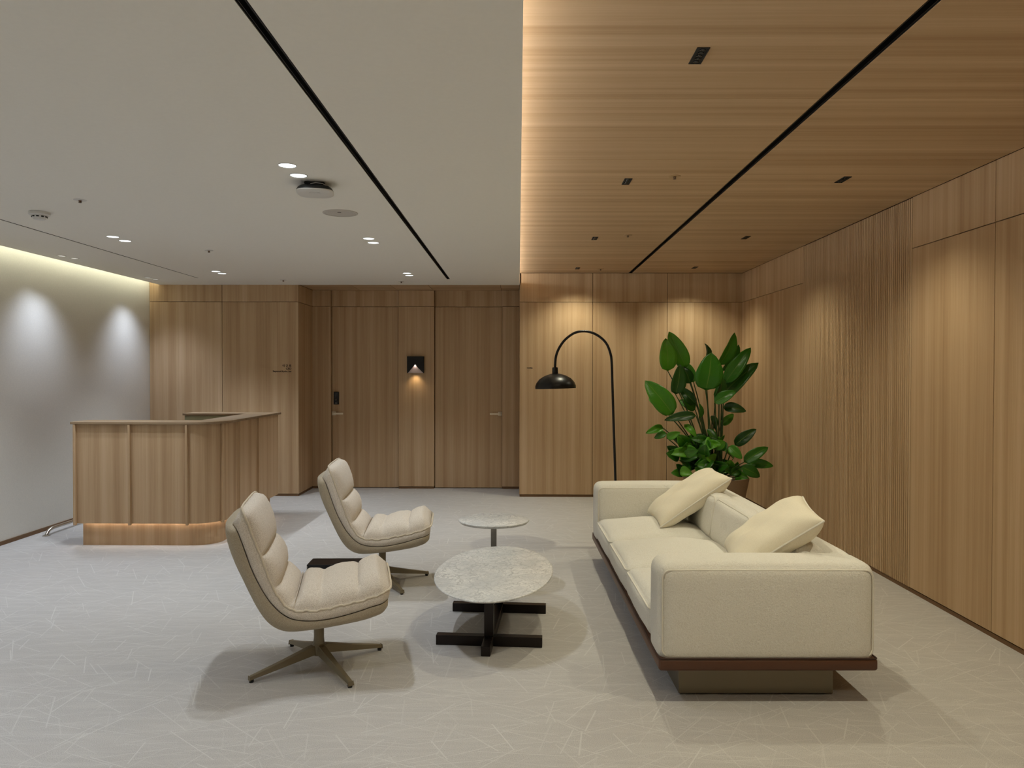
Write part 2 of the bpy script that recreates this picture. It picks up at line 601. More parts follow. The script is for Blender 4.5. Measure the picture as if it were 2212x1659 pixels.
# ---- doors
def door(n, x0, x1, hinge, label):
    d = MB().box(x0 + .008, x1 - .004, YD, YD + .045, 0.008, ZS - .003).build('door_%d' % n, M_WOODV, bevel=.001, bseg=1)
    tag(d, label, 'door', kind='structure')
    hx = x0 + .03 if hinge == 'r' else x1 - .03
    s = 1 if hinge == 'r' else -1
    h = MB()
    h.box(min(hx, hx + s * .135), max(hx, hx + s * .135), YD - .058, YD - .046, 0.992, 1.016)
    h.box(hx - .0125, hx + .0125, YD - .05, YD, 0.991, 1.017)
    h.box(hx - .026, hx + .026, YD - .006, YD + .001, 0.978, 1.03)
    ho = h.build('door_handle', M_HANDLE, d, bevel=.002)
    ho['label'] = 'satin metal lever handle'
    return d
d1 = door(1, -2.513, -1.603, 'r', 'oak door with black keypad lock and lever at its left edge')
d2 = door(2, -1.128, -0.217, 'l', 'oak door beside the floor lamp with lever at its right edge')
lk = MB().box(-2.482, -2.412, YD - .028, YD, 1.125, 1.295).build('door_lock', M_BLACK, d1, bevel=.006, bseg=3)
lk['label'] = 'black digital keypad lock'
MB().box(-2.470, -2.424, YD - .031, YD - .026, 1.17, 1.285).build('keypad', plain('keypad_gloss', lin(8, 8, 10), 0.08), lk, bevel=.003)
MB().lathe([(.0045, 0), (.0045, .003)], 12).xform(Matrix.Translation((-2.447, YD - .031, 1.184)) @ Matrix.Rotation(R(90), 4, 'X')).build('keyhole_button', M_STEEL, lk)
MB().box(-2.462, -2.432, YD - .030, YD - .027, 1.138, 1.150).build('lock_emblem', M_GREYP, lk)

# ---- right wall
wrt = MB().box(XR + .02, XR + .15, YF, YB + .1, 0, 3.0).build('wall_right', M_BACK)
tag(wrt, 'long oak panelled side wall with a band of narrow vertical slats', 'wall', kind='structure')
YS0, YS1 = 5.445, 7.52
ys = [YS1, YB + .004]
ysn = [YS0 - .945 * k for k in range(0, 11)]
for a, b_ in list(zip(ys[:-1], ys[1:])) + [(max(q, YF), p) for p, q in zip(ysn[:-1], ysn[1:]) if p > YF]:
    for c, d in ((0.03, ZS), (ZS, ZW)):
        panel((XR, XR + .02, a + G, b_ - G, c + G, d - G), M_WOODV, wrt)
nsl = 70
pitch = (YS1 - YS0) / nsl
slm = MB().box(0, .018, -pitch * .33, pitch * .33, 0.03, ZW - .004).mesh('slat', M_WOODV, bevel=.002, bseg=1)
for i in range(nsl):
    s = link('slat', slm, wrt)
    s.location = (XR, YS0 + pitch * (i + .5), 0)
o = MB().box(XR + .004, XR + .03, YF, YB, 0, 0.026).build('baseboard_right', M_SKIRT)
tag(o, 'thin brown skirting strip under the long oak wall', 'baseboard', kind='structure')

# ---- white ceiling (with two long slots) and its left cove
cw = MB()
SL0, SL1 = -0.842, -0.804
SA0, SA1 = -3.744, -3.727
cw.box(-4.50, SA0, YF, YB, ZC, ZC + .03)
cw.box(SA1, SL0, YF, YB, ZC, ZC + .03)
cw.box(SL1, XE, YF, YB, ZC, ZC + .03)
cw.box(SA0, SA1, 8.89, YB, ZC, ZC + .03)
cw.box(SL0, SL1, 8.96, YB, ZC, ZC + .03)
cw.box(-4.50, XE, YB, YB + .001, ZC, ZC + .02)
cw.box(XL, -0.27, YF, YB + .1, ZC + .16, ZC + .2)          # slab above
cw.box(-0.29, -0.27, YF, YB, ZC + .03, ZC + .2)            # back of the right cove
ce = cw.build('ceiling', M_CEIL)
tag(ce, 'smooth white painted ceiling over the reception side', 'ceiling', kind='structure')
MB().box(-4.496, -4.484, YF, YB, ZC + .085, ZC + .10).build('led_strip', M_LEDL, ce)
MB().box(-0.16, -0.14, YF, YB, ZC + .034, ZC + .046).build('led_strip', M_LEDR, ce)

# ---- timber ceiling
cb = MB().box(-0.27, XR + .15, YF, YB + .1, ZW + .045, ZW + .08).build('ceiling_right', M_BACK)
tag(cb, 'raised oak plank ceiling over the lounge with glowing left edge', 'ceiling', kind='structure')
T0, T1 = 1.369, 1.414
yy = [YF] + [k + .5 for k in range(-3, 10)] + [YB]
for a, b_ in zip(yy[:-1], yy[1:]):
    panel((-0.27, T0, a + G * .8, b_ - G * .8, ZW, ZW + .02), M_WOODX, cb, 'plank_panel')
    panel((T1, XR, a + G * .8, b_ - G * .8, ZW, ZW + .02), M_WOODX, cb, 'plank_panel')
MB().box(-0.27, XE + .02, YB, YB + .02, ZC + .02, ZW).build('cove_end', M_WOODV, cb)

# ------------------------------------------------------------------ ceiling tracks
def track(x0, x1, y1, z, label, rail=True):
    t = empty('ceiling_track', ((x0 + x1) / 2, y1, z), 0, label, 'track')
    hw = (x1 - x0) / 2
    L = y1 - YF
    m = MB().box(-hw, -hw + .002, -L, 0, .001, .03).box(hw - .002, hw, -L, 0, .001, .03).box(-hw, hw, -L, 0, .028, .032).box(-hw, hw, -.003, 0, .001, .03)
    m.build('channel', M_BLACKM, t)
    if rail:
        MB().box(-hw + .006, -hw + .008, -L, -.01, .004, .028).box(hw - .008, hw - .006, -L, -.01, .004, .028).build('conductor_rail', M_BLACK, t)
    return t
track(SL0 + .001, SL1 - .001, 8.959, ZC, 'black recessed track slot running the length of the white ceiling')
track(T0 + .001, T1 - .001, YB - .004, ZW, 'black recessed track slot running the length of the timber ceiling')
track(SA0 + .001, SA1 - .001, 8.889, ZC, 'hairline dark slot in the white ceiling near the plain wall', False)

# ------------------------------------------------------------------ white ceiling downlights
dl_ring = MB().lathe([(.043, 0), (.048, -.004), (.050, -.003), (.050, 0.0)], 28, cap0=False, cap1=False).mesh('trim_ring', M_WPLAST, smooth=True)
dl_disc = MB().lathe([(.0435, -.0015), (.0001, -.0016)], 28, cap0=False).mesh('light_disc', M_EMITW)
def downlight(x, y, label, dim=1.0):
    d = empty('downlight', (x, y, ZC), 0, label, 'light', 'round downlights in the white ceiling')
    link('trim_ring', dl_ring, d)
    link('light_disc', dl_disc, d)
    spot(d, (0, 0, -.012), P_WHITE * dim, C_WHITE, 97, 0.8, 0.018)
    return d
rows = [
    (-1.228, 4.057, 'round downlight before the black disc shaped device, farther from the wall of doors'),
    (-1.228, 4.262, 'round downlight right beside the black and white disc shaped ceiling device'),
    (-1.228, 6.256, 'near one of the downlight pair beyond the flush round speaker'),
    (-1.228, 6.456, 'far one of the downlight pair beyond the flush round speaker'),
    (-1.232, 8.427, 'near one of the downlight pair by the end of the black track'),
    (-1.232, 8.610, 'far one of the downlight pair by the end of the black track'),
    (-3.288, 6.175, 'near one of the bright downlight pair beyond the smoke detector'),
    (-3.288, 6.370, 'far one of the bright downlight pair beyond the smoke detector'),
    (-3.288, 8.284, 'near one of the downlight pair above the wall behind the desk'),
    (-3.288, 8.457, 'far one of the downlight pair above the wall behind the desk'),
]
for r_ in rows:
    downlight(*r_, dim=1.0 if r_[1] < 5 else 1.28)
for (x, y) in ((-1.228, 2.0), (-1.228, -0.1), (-3.288, 4.05), (-3.288, 1.9), (-1.228, -2.2), (-3.288, -0.2), (-3.288, -2.3)):
    downlight(x, y, 'round downlight of the white ceiling outside the picture', 0.92)
    # its twin
    downlight(x, y + .2, 'round downlight of the white ceiling outside the picture', 0.92)

ww_ring = MB().lathe([(.030, .0), (.034, -.003), (.044, -.003), (.045, 0)], 24, cap0=False, cap1=False).mesh('trim_ring', M_WPLAST, smooth=True)
ww_ref = MB().lathe([(.030, -.0005), (.016, -.0008), (.0001, -.0009)], 24, cap0=False).mesh('reflector', plain('reflector', lin(226, 222, 214), 0.3, emit=(1, .97, .9, 1), es=0.7))
def washer(x, y, label):
    d = empty('wall_washer', (x, y, ZC), 0, label, 'light', 'wall washers beside the plain wall')
    link('trim_ring', ww_ring, d)
    link('reflector', ww_ref, d)
    spot(d, (0, 0, -.012), P_WASH, C_WASH, 100, 0.95, 0.03)
for x, y, l in ((-4.318, 7.20, 'near one of the dim recessed wall light pair nearest the viewer'), (-4.290, 7.36, 'far one of the dim recessed wall light pair nearest the viewer'),
                (-4.318, 8.87, 'near one of the dim recessed wall light pair by the corner'), (-4.290, 9.01, 'far one of the dim recessed wall light pair by the corner')):
    washer(x, y, l)
for y in (5.55, 3.9, 2.2, 0.5, -1.2):
    washer(-4.318, y, 'dim recessed wall light outside the picture')
    washer(-4.290, y + .15, 'dim recessed wall light outside the picture')

# ------------------------------------------------------------------ black spot fixtures in the timber ceiling
fw, fl_ = .025, .077
fx_frame = MB().box(-fw, fw, -fl_, -fl_ + .006, -.003, .012).box(-fw, fw, fl_ - .006, fl_, -.003, .012).box(-fw, -fw + .006, -fl_, fl_, -.003, .012).box(fw - .006, fw, -fl_, fl_, -.003, .012).mesh('frame', M_BLACKM)
fx_body = MB().box(-fw + .005, fw - .005, -fl_ + .005, fl_ - .005, -.0005, .002).mesh('body', M_BLACKM)
fx_lens = MB().lathe([(.0115, -.0005), (.011, -.003), (.007, -.0045), (.0001, -.002)], 14, cap0=False).mesh('lens', M_LENS, smooth=True)
def wood_spot(x, y, label, rz=0):
    d = empty('spot_fixture', (x, y, ZW), rz, label, 'light', 'black multi lens spots in the timber ceiling')
    link('frame', fx_frame, d)
    link('body', fx_body, d)
    for k in range(5):
        l = link('lens', fx_lens, d)
        l.location = (0, (k - 2) * .0275, 0)
    spot(d, (0, 0, -.012), P_WOOD, C_WOOD, 124, 1.0, 0.018)
for x, y, l in ((0.708, 3.028, 'black five lens spot in the timber ceiling, largest and nearest the viewer'),
                (0.704, 5.00, 'second nearest black spot of the left row in the timber ceiling'),
                (2.087, 4.955, 'nearest visible black spot of the right row in the timber ceiling'),
                (0.704, 7.10, 'third nearest black spot of the left row in the timber ceiling'),
                (2.088, 7.055, 'second nearest visible black spot of the right row in the timber ceiling'),
                (0.702, 9.12, 'black spot in the timber ceiling close above the floor lamp wall'),
                (2.080, 9.06, 'black spot in the timber ceiling close above the plant corner')):
    wood_spot(x, y, l)
for x in (0.706, 2.087):
    for y in (3.0, 0.95, -1.1, -3.0):
        if x < 1 and y > 2.5:
            continue
        wood_spot(x, y, 'black five lens spot in the timber ceiling outside the picture')

# ------------------------------------------------------------------ sprinklers and ceiling devices
def sprinkler(x, y, z, label):
    s = empty('sprinkler', (x, y, z), 0, label, 'sprinkler', 'small sprinkler heads in the ceilings')
    MB().lathe([(.038, 0), (.038, -.0025), (.015, -.004), (.011, -.004)], 24, cap0=False, cap1=False).build('rosette', M_WPLAST if z < 2.7 else plain('sprk_beige', lin(176, 146, 108), .5), s, smooth=True)
    MB().lathe([(.011, .0), (.011, -.005), (.006, -.008), (.004, -.016)], 14).build('nozzle', plain('sprk_brass', lin(120, 92, 70), .4, .6), s, smooth=True)
    MB().lathe([(.010, -.017), (.010, -.0185)], 14).box(-.0085, -.0065, -.0015, .0015, -.017, -.003).box(.0065, .0085, -.0015, .0015, -.017, -.003).build('deflector', plain('sprk_dark', lin(80, 62, 52), .4, .6), s)
sprinkler(-2.80, 4.868, ZC, 'pale sprinkler head in the white ceiling near the smoke detector')
sprinkler(-2.79, 6.874, ZC, 'small sprinkler head in the white ceiling midway to the back wall')
sprinkler(-2.795, 9.065, ZC, 'tiny sprinkler head in the white ceiling above the desk wall')
sprinkler(-1.411, 9.19, ZC, 'tiny sprinkler head in the white ceiling above the middle pillar')
sprinkler(0.988, 4.87, ZW, 'nearest sprinkler head in the timber ceiling')
sprinkler(0.988, 6.94, ZW, 'middle sprinkler head in the timber ceiling')
sprinkler(0.982, 9.18, ZW, 'farthest sprinkler head in the timber ceiling by the back wall')

sm = empty('smoke_detector', (-3.291, 5.233, ZC), 0, 'round white smoke detector with dark vents on the white ceiling', 'smoke detector')
MB().lathe([(.064, 0), (.066, -.006), (.066, -.020), (.060, -.024)], 36, cap0=False).build('mounting_base', M_WPLAST, sm, smooth=True)
MB().lathe([(.050, -.023), (.046, -.030), (.044, -.042), (.034, -.052), (.0001, -.054)], 36, cap0=False).build('sensor_dome', M_WPLAST, sm, smooth=True)
for k in range(10):
    a = 2 * PI * k / 10
    MB().box(-.008, .008, -.002, .002, -.004, .004).xform(Matrix.Translation((.0465 * math.cos(a), .0465 * math.sin(a), -.0345)) @ Matrix.Rotation(a + PI / 2, 4, 'Z')).build('vent', M_BLACKM, sm)

ap = empty('access_point', (-1.185, 4.45, ZC), R(10), 'black and white rounded wireless device hanging under the white ceiling', 'router')
MB().lathe([(.070, 0), (.085, -.004), (.075, -.022), (.070, -.024)], 4, cap0=True).xform(Matrix.Rotation(R(45), 4, 'Z')).build('bracket', M_BLACKM, ap, bevel=.006)
def sq(r, z, p=3.2, n=40):
    out = []
    for k in range(n):
        a = 2 * PI * k / n
        c, s = math.cos(a), math.sin(a)
        q = (abs(c) ** p + abs(s) ** p) ** (-1 / p)
        out.append((r * q * c, r * q * s, z))
    return out
def loft(rings):
    m = MB()
    n = len(rings[0])
    vs = [p for r_ in rings for p in r_]
    fs = []
    for i in range(len(rings) - 1):
        for k in range(n):
            fs.append((i * n + k, i * n + (k + 1) % n, (i + 1) * n + (k + 1) % n, (i + 1) * n + k))
    fs.append(tuple(range(n)))
    fs.append(tuple(reversed(range((len(rings) - 1) * n, len(rings) * n))))
    return m.add(vs, fs)
loft([sq(.062, -.020), sq(.085, -.024), sq(.098, -.034), sq(.105, -.046), sq(.106, -.050)]).build('back_shell', plain('ap_black', lin(24, 26, 27), .45), ap, smooth=True)
fs_ = loft([sq(.106, -.050), sq(.105, -.056), sq(.095, -.063), sq(.07, -.067), sq(.02, -.068)]).build('front_cover', M_WPLAST, ap, smooth=True)
for k, (a, w) in enumerate(((-.03, .034), (.006, .008), (.016, .006), (.024, .010))):
    MB().box(a, a + w, -.062, -.054, -.0672, -.0655).build('print_mark', M_DARKPRINT, fs_)
MB().box(-.02, .03, -.074, -.071, -.0665, -.064).build('print_mark', M_DARKPRINT, fs_)
MB().tube([(-.02, -.068, -.016), (.01, -.075, -.012), (.045, -.072, -.014), (.072, -.058, -.024), (.088, -.045, -.036), (.096, -.03, -.046)], .0022, 8).build('cable', M_WPLAST, ap, smooth=True)

spk = empty('ceiling_speaker', (-1.228, 5.263, ZC), 0, 'flush round ceiling speaker with thin rim and tiny badge', 'speaker')
MB().lathe([(.120, 0), (.119, -.004), (.108, -.004), (.107, -.001)], 48, cap0=False, cap1=False).build('rim', plain('spk_rim', lin(196, 190, 182), .5), spk, smooth=True)
MB().lathe([(.107, -.002), (.0001, -.0035)], 48, cap0=False).build('grille', plain('spk_grille', lin(190, 184, 177), .7), spk, smooth=True)
MB().box(-.012, .012, -.034, -.029, -.005, -.003).build('badge', M_DARKPRINT, spk)

# ------------------------------------------------------------------ wall sconce and lettering
sc = empty('wall_sconce', (-1.370, YP, 1.548), 0, 'square black wall light with a pyramid cut glowing downwards', 'light')
h = .111
def P3(u, w, d):   # u across, w up from bottom, d out of wall
    return (u, -d, w)
m = MB()
D0 = .062
# black plate folded round a triangular notch (apex halfway up, base at the bottom edge)
m.add([P3(-h, 0, D0), P3(-h, 2 * h, D0), P3(h, 2 * h, D0), P3(h, 0, D0), P3(h * .96, 0, D0), P3(-.006, h * 1.02, D0), P3(-h * .92, 0, D0)],
      [(0, 6, 5, 1), (1, 5, 2), (2, 5, 4, 3)])
m.add([P3(-h, 0, D0), P3(-h, 2 * h, D0), P3(-h, 2 * h, 0), P3(-h, 0, 0)], [(0, 1, 2, 3)])
m.add([P3(h, 0, D0), P3(h, 2 * h, D0), P3(h, 2 * h, 0), P3(h, 0, 0)], [(0, 1, 2, 3)])
m.add([P3(-h, 2 * h, D0), P3(h, 2 * h, D0), P3(h, 2 * h, 0), P3(-h, 2 * h, 0)], [(0, 1, 2, 3)])
m.add([P3(-h, 0, 0.002), P3(h, 0, 0.002), P3(h, 2 * h, 0.002), P3(-h, 2 * h, .002)], [(0, 1, 2, 3)])
m.build('housing', M_BLACKM, sc)
# inner pyramid face sloping back to the wall at the bottom
MB().add([P3(-.006, h * 1.02, D0 - .001), P3(-h * .92, .0, D0 - .02), P3(h * .96, .0, D0 - .02)], [(0, 1, 2)]).add(
    [P3(-.006, h * 1.02, D0 - .004), P3(-h * .92, .0, D0 - .024), P3(h * .96, .0, D0 - .024)], [(0, 2, 1)]).build('reflector_face', plain('sconce_face', lin(196, 178, 170), .5), sc)
spot(sc, (0, -D0 - .006, h * 1.03), 0.5, (1.0, .8, .72), 95, .5, .004, (0, .28, -1), 'face_lamp')
spot(sc, (0, -.075, -.004), 1.5, (1.0, .74, .42), 110, 1.0, .02, (0, .30, -1), 'down_lamp')

def text(body, size, loc, name, label, mat, align='RIGHT', parent=None):
    cu = bpy.data.curves.new(name, 'FONT')
    cu.body = body
    cu.size = size
    cu.align_x = align
    cu.extrude = 0.0006
    cu.resolution_u = 3
    cu.offset = size * 0.03
    t = bpy.data.objects.new(name, cu)
    COL.objects.link(t)
    dg = bpy.context.evaluated_depsgraph_get()
    me = bpy.data.meshes.new_from_object(t.evaluated_get(dg))
    bpy.data.objects.remove(t)
    me.materials.clear()
    me.materials.append(mat)
    o = link(name, me, parent)
    o.location = loc
    o.rotation_euler = (R(90), 0, 0)
    return o
ln = empty('wall_lettering', (-2.846, YB - .0008, 1.555), 0, 'three short dark right aligned lines of lettering beside the recess', 'lettering')
text('\uc774 \uaddc \ud638', .034, (0, 0, .070), 'lettering_line', '', M_PRINT, parent=ln)
text('CEO', .034, (0, 0, .035), 'lettering_line', '', M_PRINT, parent=ln)
text('Raymond Kyuho Lee', .0275, (0, 0, .003), 'lettering_line', '', M_PRINT, parent=ln)
ln2 = empty('wall_lettering', (0.104, YB - .0008, 1.610), 0, 'single tiny dark word on the oak wall beside the floor lamp', 'lettering')
text('meeting', .022, (0, 0, 0), 'lettering_line', '', M_PRINT, 'LEFT', parent=ln2)

# ------------------------------------------------------------------ reception desk
dk = empty('reception_desk', (-2.66, 6.75, 0), 0, 'curved oak reception counter with vertical ribs and glowing recessed base', 'desk')
dx0, dx1, dy0, dy1 = -1.29, 0.0, 0.0, 1.68     # local: outer faces of the body
RC = 0.26
def corner_path(off, n=12):
    """outer line: front from left, round corner, then back along the right side (offset outward)"""
    pts = [(dx0, dy0 - off)]
    cxx, cyy = dx1 - RC, dy0 + RC
    for k in range(n + 1):
        a = -PI / 2 + PI / 2 * k / n
        pts.append((cxx + (RC + off) * math.cos(a), cyy + (RC + off) * math.sin(a)))
    pts.append((dx1 + off, dy1))
    return pts
def band(off_o, off_i, x0=None, yb=None):
    a = corner_path(off_o)
    b_ = corner_path(off_i)
    if x0 is not None:
        a[0] = (x0, a[0][1]); b_[0] = (x0, b_[0][1])
    if yb is not None:
        a[-1] = (a[-1][0], yb); b_[-1] = (b_[-1][0], yb)
    return a, b_
def band_mesh(off_o, off_i, z0, z1, x0=None, yb=None):
    a, b_ = band(off_o, off_i, x0, yb)
    n = len(a)
    vs = [(p[0], p[1], z) for z in (z0, z1) for p in a] + [(p[0], p[1], z) for z in (z0, z1) for p in b_]
    A0, A1, B0, B1 = 0, n, 2 * n, 3 * n
    fs = []
    for i in range(n - 1):
        fs += [(A0 + i, A0 + i + 1, A1 + i + 1, A1 + i), (B0 + i, B1 + i, B1 + i + 1, B0 + i + 1),
               (A1 + i, A1 + i + 1, B1 + i + 1, B1 + i), (A0 + i, B0 + i, B0 + i + 1, A0 + i + 1)]
    fs += [(A0, A1, B1, B0), (A0 + n - 1, B0 + n - 1, B1 + n - 1, A1 + n - 1)]
    return MB().add(vs, fs)
ZB, ZT = 0.205, 1.09
# front panels and curved corner and side panels (each a part)
fr_x = [dx0, dx0 + .50, dx0 + 1.01]
for a, b_ in zip(fr_x[:-1], fr_x[1:]):
    MB().box(a, b_, dy0, dy0 + .02, ZB, ZT).build('front_panel', M_WOODV, dk)
cp = corner_path(0.0)[1:-1]
ci = corner_path(-.02)[1:-1]
vs = []
cpo = [(fr_x[-1], dy0)] + cp
cpi = [(fr_x[-1], dy0 + .02)] + ci
mm = MB()
n = len(cpo)
vs = [(p[0], p[1], z) for z in (ZB, ZT) for p in cpo] + [(p[0], p[1], z) for z in (ZB, ZT) for p in cpi]
fs = []
for i in range(n - 1):
    fs += [(i, i + 1, n + i + 1, n + i), (2 * n + i, 3 * n + i, 3 * n + i + 1, 2 * n + i + 1), (i, 2 * n + i, 2 * n + i + 1, i + 1), (n + i, n + i + 1, 3 * n + i + 1, 3 * n + i)]
mm.add(vs, fs)
mm.build('curved_panel', M_WOODV, dk, smooth=True)
sy = [RC, .46, 1.0, dy1]
for a, b_ in zip(sy[:-1], sy[1:]):
    MB().box(dx1 - .02, dx1, a, b_, ZB, ZT).build('side_panel', M_WOODV, dk)
# inner lining, ends, back wing
band_mesh(-.022, -.24, ZB + .03, 0.72, yb=dy1 - .01).build('inner_body', M_WOODV, dk)
MB().box(dx0, dx0 + .02, dy0 + .02, .24, ZB, ZT).build('end_panel', M_WOODV, dk)
MB().box(-.93, dx1 - .022, dy1 - .24, dy1 - .02, ZB, ZT).build('back_wing', M_WOODV, dk)
MB().box(-.93, dx1 - .02, dy1 - .02, dy1, ZB, ZT).build('back_panel', M_WOODV, dk)
MB().box(-.93, dx1 - .262, dy1 - .246, dy1 - .241, .73, ZT - .004).build('inner_panel', plain('olive_panel', lin(150, 146, 112), .5), dk)
band_mesh(-.24, -.26, .70, ZT, yb=dy1 - .25).build('inner_lining', M_WOODV, dk)
band_mesh(-.24, -.70, .70, .73, x0=dx0 + .01, yb=dy1 - .25).build('work_surface', M_COUNTER, dk)
# counter top (C shaped) with thin dark edge
ct = band_mesh(.028, -.26, ZT, ZT + .022, x0=dx0 - .02, yb=dy1 + .02)
ct.box(-.95, dx1 - .255, dy1 - .26, dy1 + .02, ZT, ZT + .022)
ct.build('counter_top', wood('counter_wood', 'x', 0.55), dk, bevel=.002, bseg=1)
# ribs
rib_m = MB().box(-.010, .010, -.026, .002, ZB - .012, ZT - .002).mesh('rib', M_WOODV, bevel=.0015, bseg=1)
spots_r = [(dx0 + .012, 0, 0), (fr_x[1], 0, 0), (fr_x[2], 0, 0), (dx1, .46, PI / 2), (dx1, 1.0, PI / 2)]
a = R(-28)
spots_r.append((dx1 - RC + RC * math.cos(a), RC + RC * math.sin(a), a + PI / 2))
for x, y, rz in spots_r:
    r_ = link('rib', rib_m, dk)
    r_.location = (x, y, 0)
    r_.rotation_euler = (0, 0, rz)
# recessed base and glowing strip
band_mesh(-.055, -.24, 0.0, ZB + .03, x0=dx0 + .045, yb=dy1 - .12).build('plinth', M_WOODV, dk, smooth=False)
MB().box(-.88, -.10, dy1 - .22, dy1 - .06, 0, ZB).build('plinth', M_WOODV, dk)
band_mesh(-.032, -.044, ZB + .020, ZB + .028, x0=dx0 + .06, yb=dy1 - .13).build('led_strip', M_LEDD, dk)

# ------------------------------------------------------------------ steel floor rail by the left wall
rl = empty('floor_rail', (-4.47, 7.18, 0), 0, 'low bent stainless steel rail on the carpet along the plain wall', 'rail')
MB().tube([(0, 0, .004), (0, .012, .024), (0, .04, .046), (0, .075, .056), (0, .12, .058), (0, 1.0, .058), (0, 2.1, .058), (0, 2.17, .05), (0, 2.2, .024), (0, 2.205, .004)], .015, 14).build('bar', M_STEEL, rl, smooth=True)
for y in (0, 2.205):
    MB().lathe([(.034, 0), (.034, .005), (.022, .009)], 20, (0, y, 0)).build('foot_flange', M_STEEL, rl, smooth=True)

# ------------------------------------------------------------------ black low box on the carpet
bx = empty('floor_box', (-1.43, 5.96, 0), R(2), 'low black box with bright metal edge on the carpet between the lounge chairs', 'box')
MB().box(-.20, .20, -.10, .10, 0, .066).build('box_body', M_BLACKM, bx, bevel=.003)
MB().box(-.204, -.198, -.10, .06, .004, .060).build('metal_edge', M_STEEL, bx, bevel=.001)
MB().box(-.203, .203, -.103, .103, .062, .070).build('lid', M_BLACK, bx, bevel=.002)

# ------------------------------------------------------------------ soft shapes
def soft_box(sx, sy, sz, r, puff=(0, 0, 0), n=16, c=(0, 0, 0), taper=None, wr=0.0, seed=0, dimples=()):
    ts = [math.sin(PI / 2 * (-1 + 2 * i / n)) for i in range(n + 1)]
    idx, vs, fs = {}, [], []
    rnd = random.Random(seed)
    ph = [rnd.uniform(0, 6.28) for _ in range(6)]
    def vert(i, j, k):
        key = (i, j, k)
        if key in idx: return idx[key]
        t = (ts[i], ts[j], ts[k])
        s = (sx / 2, sy / 2, sz / 2)
        p = [t[q] * s[q] for q in range(3)]
        rr = min(r, min(s))
        qn = [max(-(s[q] - rr), min(s[q] - rr, p[q])) for q in range(3)]
        d = [p[q] - qn[q] for q in range(3)]
        L = math.sqrt(sum(x * x for x in d))
        if L > 1e-9:
            p = [qn[q] + d[q] / L * rr for q in range(3)]
        for q in range(3):
            o1, o2 = [w for w in range(3) if w != q]
            p[q] += puff[q] * t[q] * (1 - t[o1] ** 2) * (1 - t[o2] ** 2)
        for (ax, sg, u, v, dep, rad) in dimples:
            o1, o2 = [w for w in range(3) if w != ax]
            if t[ax] * sg > 0.9:
                dd = ((p[o1] - u) ** 2 + (p[o2] - v) ** 2) / rad ** 2
                p[ax] -= sg * dep * math.exp(-dd * 2)
        if wr:
            w = wr * (math.sin(p[0] * 23 + p[1] * 11 + ph[0]) + math.sin(p[1] * 29 - p[2] * 13 + ph[1]) + math.sin(p[2] * 31 + p[0] * 9 + ph[2]))
            q = max(range(3), key=lambda q_: abs(t[q_]))
            p[q] += w * (1 if t[q] > 0 else -1) * .4
        idx[key] = len(vs)
        vs.append((p[0] + c[0], p[1] + c[1], p[2] + c[2]))
        return idx[key]
    for i in range(n):
        for j in range(n):
            fs.append((vert(i, j, 0), vert(i, j + 1, 0), vert(i + 1, j + 1, 0), vert(i + 1, j, 0)))
            fs.append((vert(i, j, n), vert(i + 1, j, n), vert(i + 1, j + 1, n), vert(i, j + 1, n)))
            fs.append((vert(i, 0, j), vert(i + 1, 0, j), vert(i + 1, 0, j + 1), vert(i, 0, j + 1)))
            fs.append((vert(i, n, j), vert(i, n, j + 1), vert(i + 1, n, j + 1), vert(i + 1, n, j)))
            fs.append((vert(0, i, j), vert(0, i, j + 1), vert(0, i + 1, j + 1), vert(0, i + 1, j)))
            fs.append((vert(n, i, j), vert(n, i + 1, j), vert(n, i + 1, j + 1), vert(n, i, j + 1)))
    return MB().add(vs, fs)

def round_rect(u0, u1, v0, v1, r, n=6):
    pts = []
    for cx_, cy_, a0 in ((u1 - r, v1 - r, 0), (u0 + r, v1 - r, 90), (u0 + r, v0 + r, 180), (u1 - r, v0 + r, 270)):
        for k in range(n + 1):
            a = R(a0 + 90 * k / n)
            pts.append((cx_ + r * math.cos(a), cy_ + r * math.sin(a)))
    return pts

# ------------------------------------------------------------------ sofa
so = empty('sofa', (0.66, 3.56, 0), R(0.8), 'long cream boucle three seat sofa on a brown leather platform', 'sofa')
SD, SLN = 1.03, 2.84     # depth (local x), length (local y)
zb0, zb1 = 0.155, 0.212
MB().box(0, SD, 0, SLN, zb0, zb1).build('platform', M_LEATHER, so, bevel=.014, bseg=4, smooth=True)
pipe = [(x, y, zb1 + .001) for x, y in round_rect(.004, SD - .004, .004, SLN - .004, .014)]
MB().tube(pipe, .004, 8, True).build('platform_piping', plain('dark_piping', lin(52, 28, 18), .5), so, smooth=True)
for y0, y1 in ((.10, .72), (SLN - .72, SLN - .10)):
    p_ = MB().box(.115, .86, y0, y1, .010, zb0).build('pedestal', M_PED, so, bevel=.003)
    for x in (.15, .50, .82):
        for y in (y0 + .04, y1 - .04):
            MB().lathe([(.014, 0), (.014, .011)], 12, (x, y, 0)).build('glide', M_BLACKM, p_)
AT = 0.262     # arm thickness
ZA = 0.655
for nm, y0 in (('armrest', 0.012), ('armrest', SLN - AT - .012)):
    ar = soft_box(SD - .008, AT, ZA - zb1 + .045, .058, (.005, .010, .010), 18, (SD / 2, y0 + AT / 2, (ZA + zb1 - .045) / 2), seed=3).build(nm, M_SOFA, so, smooth=True)
    for yy_, s_ in ((y0 + .006, -1), (y0 + AT - .006, 1)):
        rr = round_rect(.018, SD - .018, zb1 + .004, ZA - .030, .040)
        MB().tube([(x, yy_ - s_ * .004 + s_ * .006 * (1 - ((x - SD / 2) / (SD / 2)) ** 2), z) for x, z in rr], .0045, 8, True).build('piping', M_PIPE_S, ar, smooth=True)
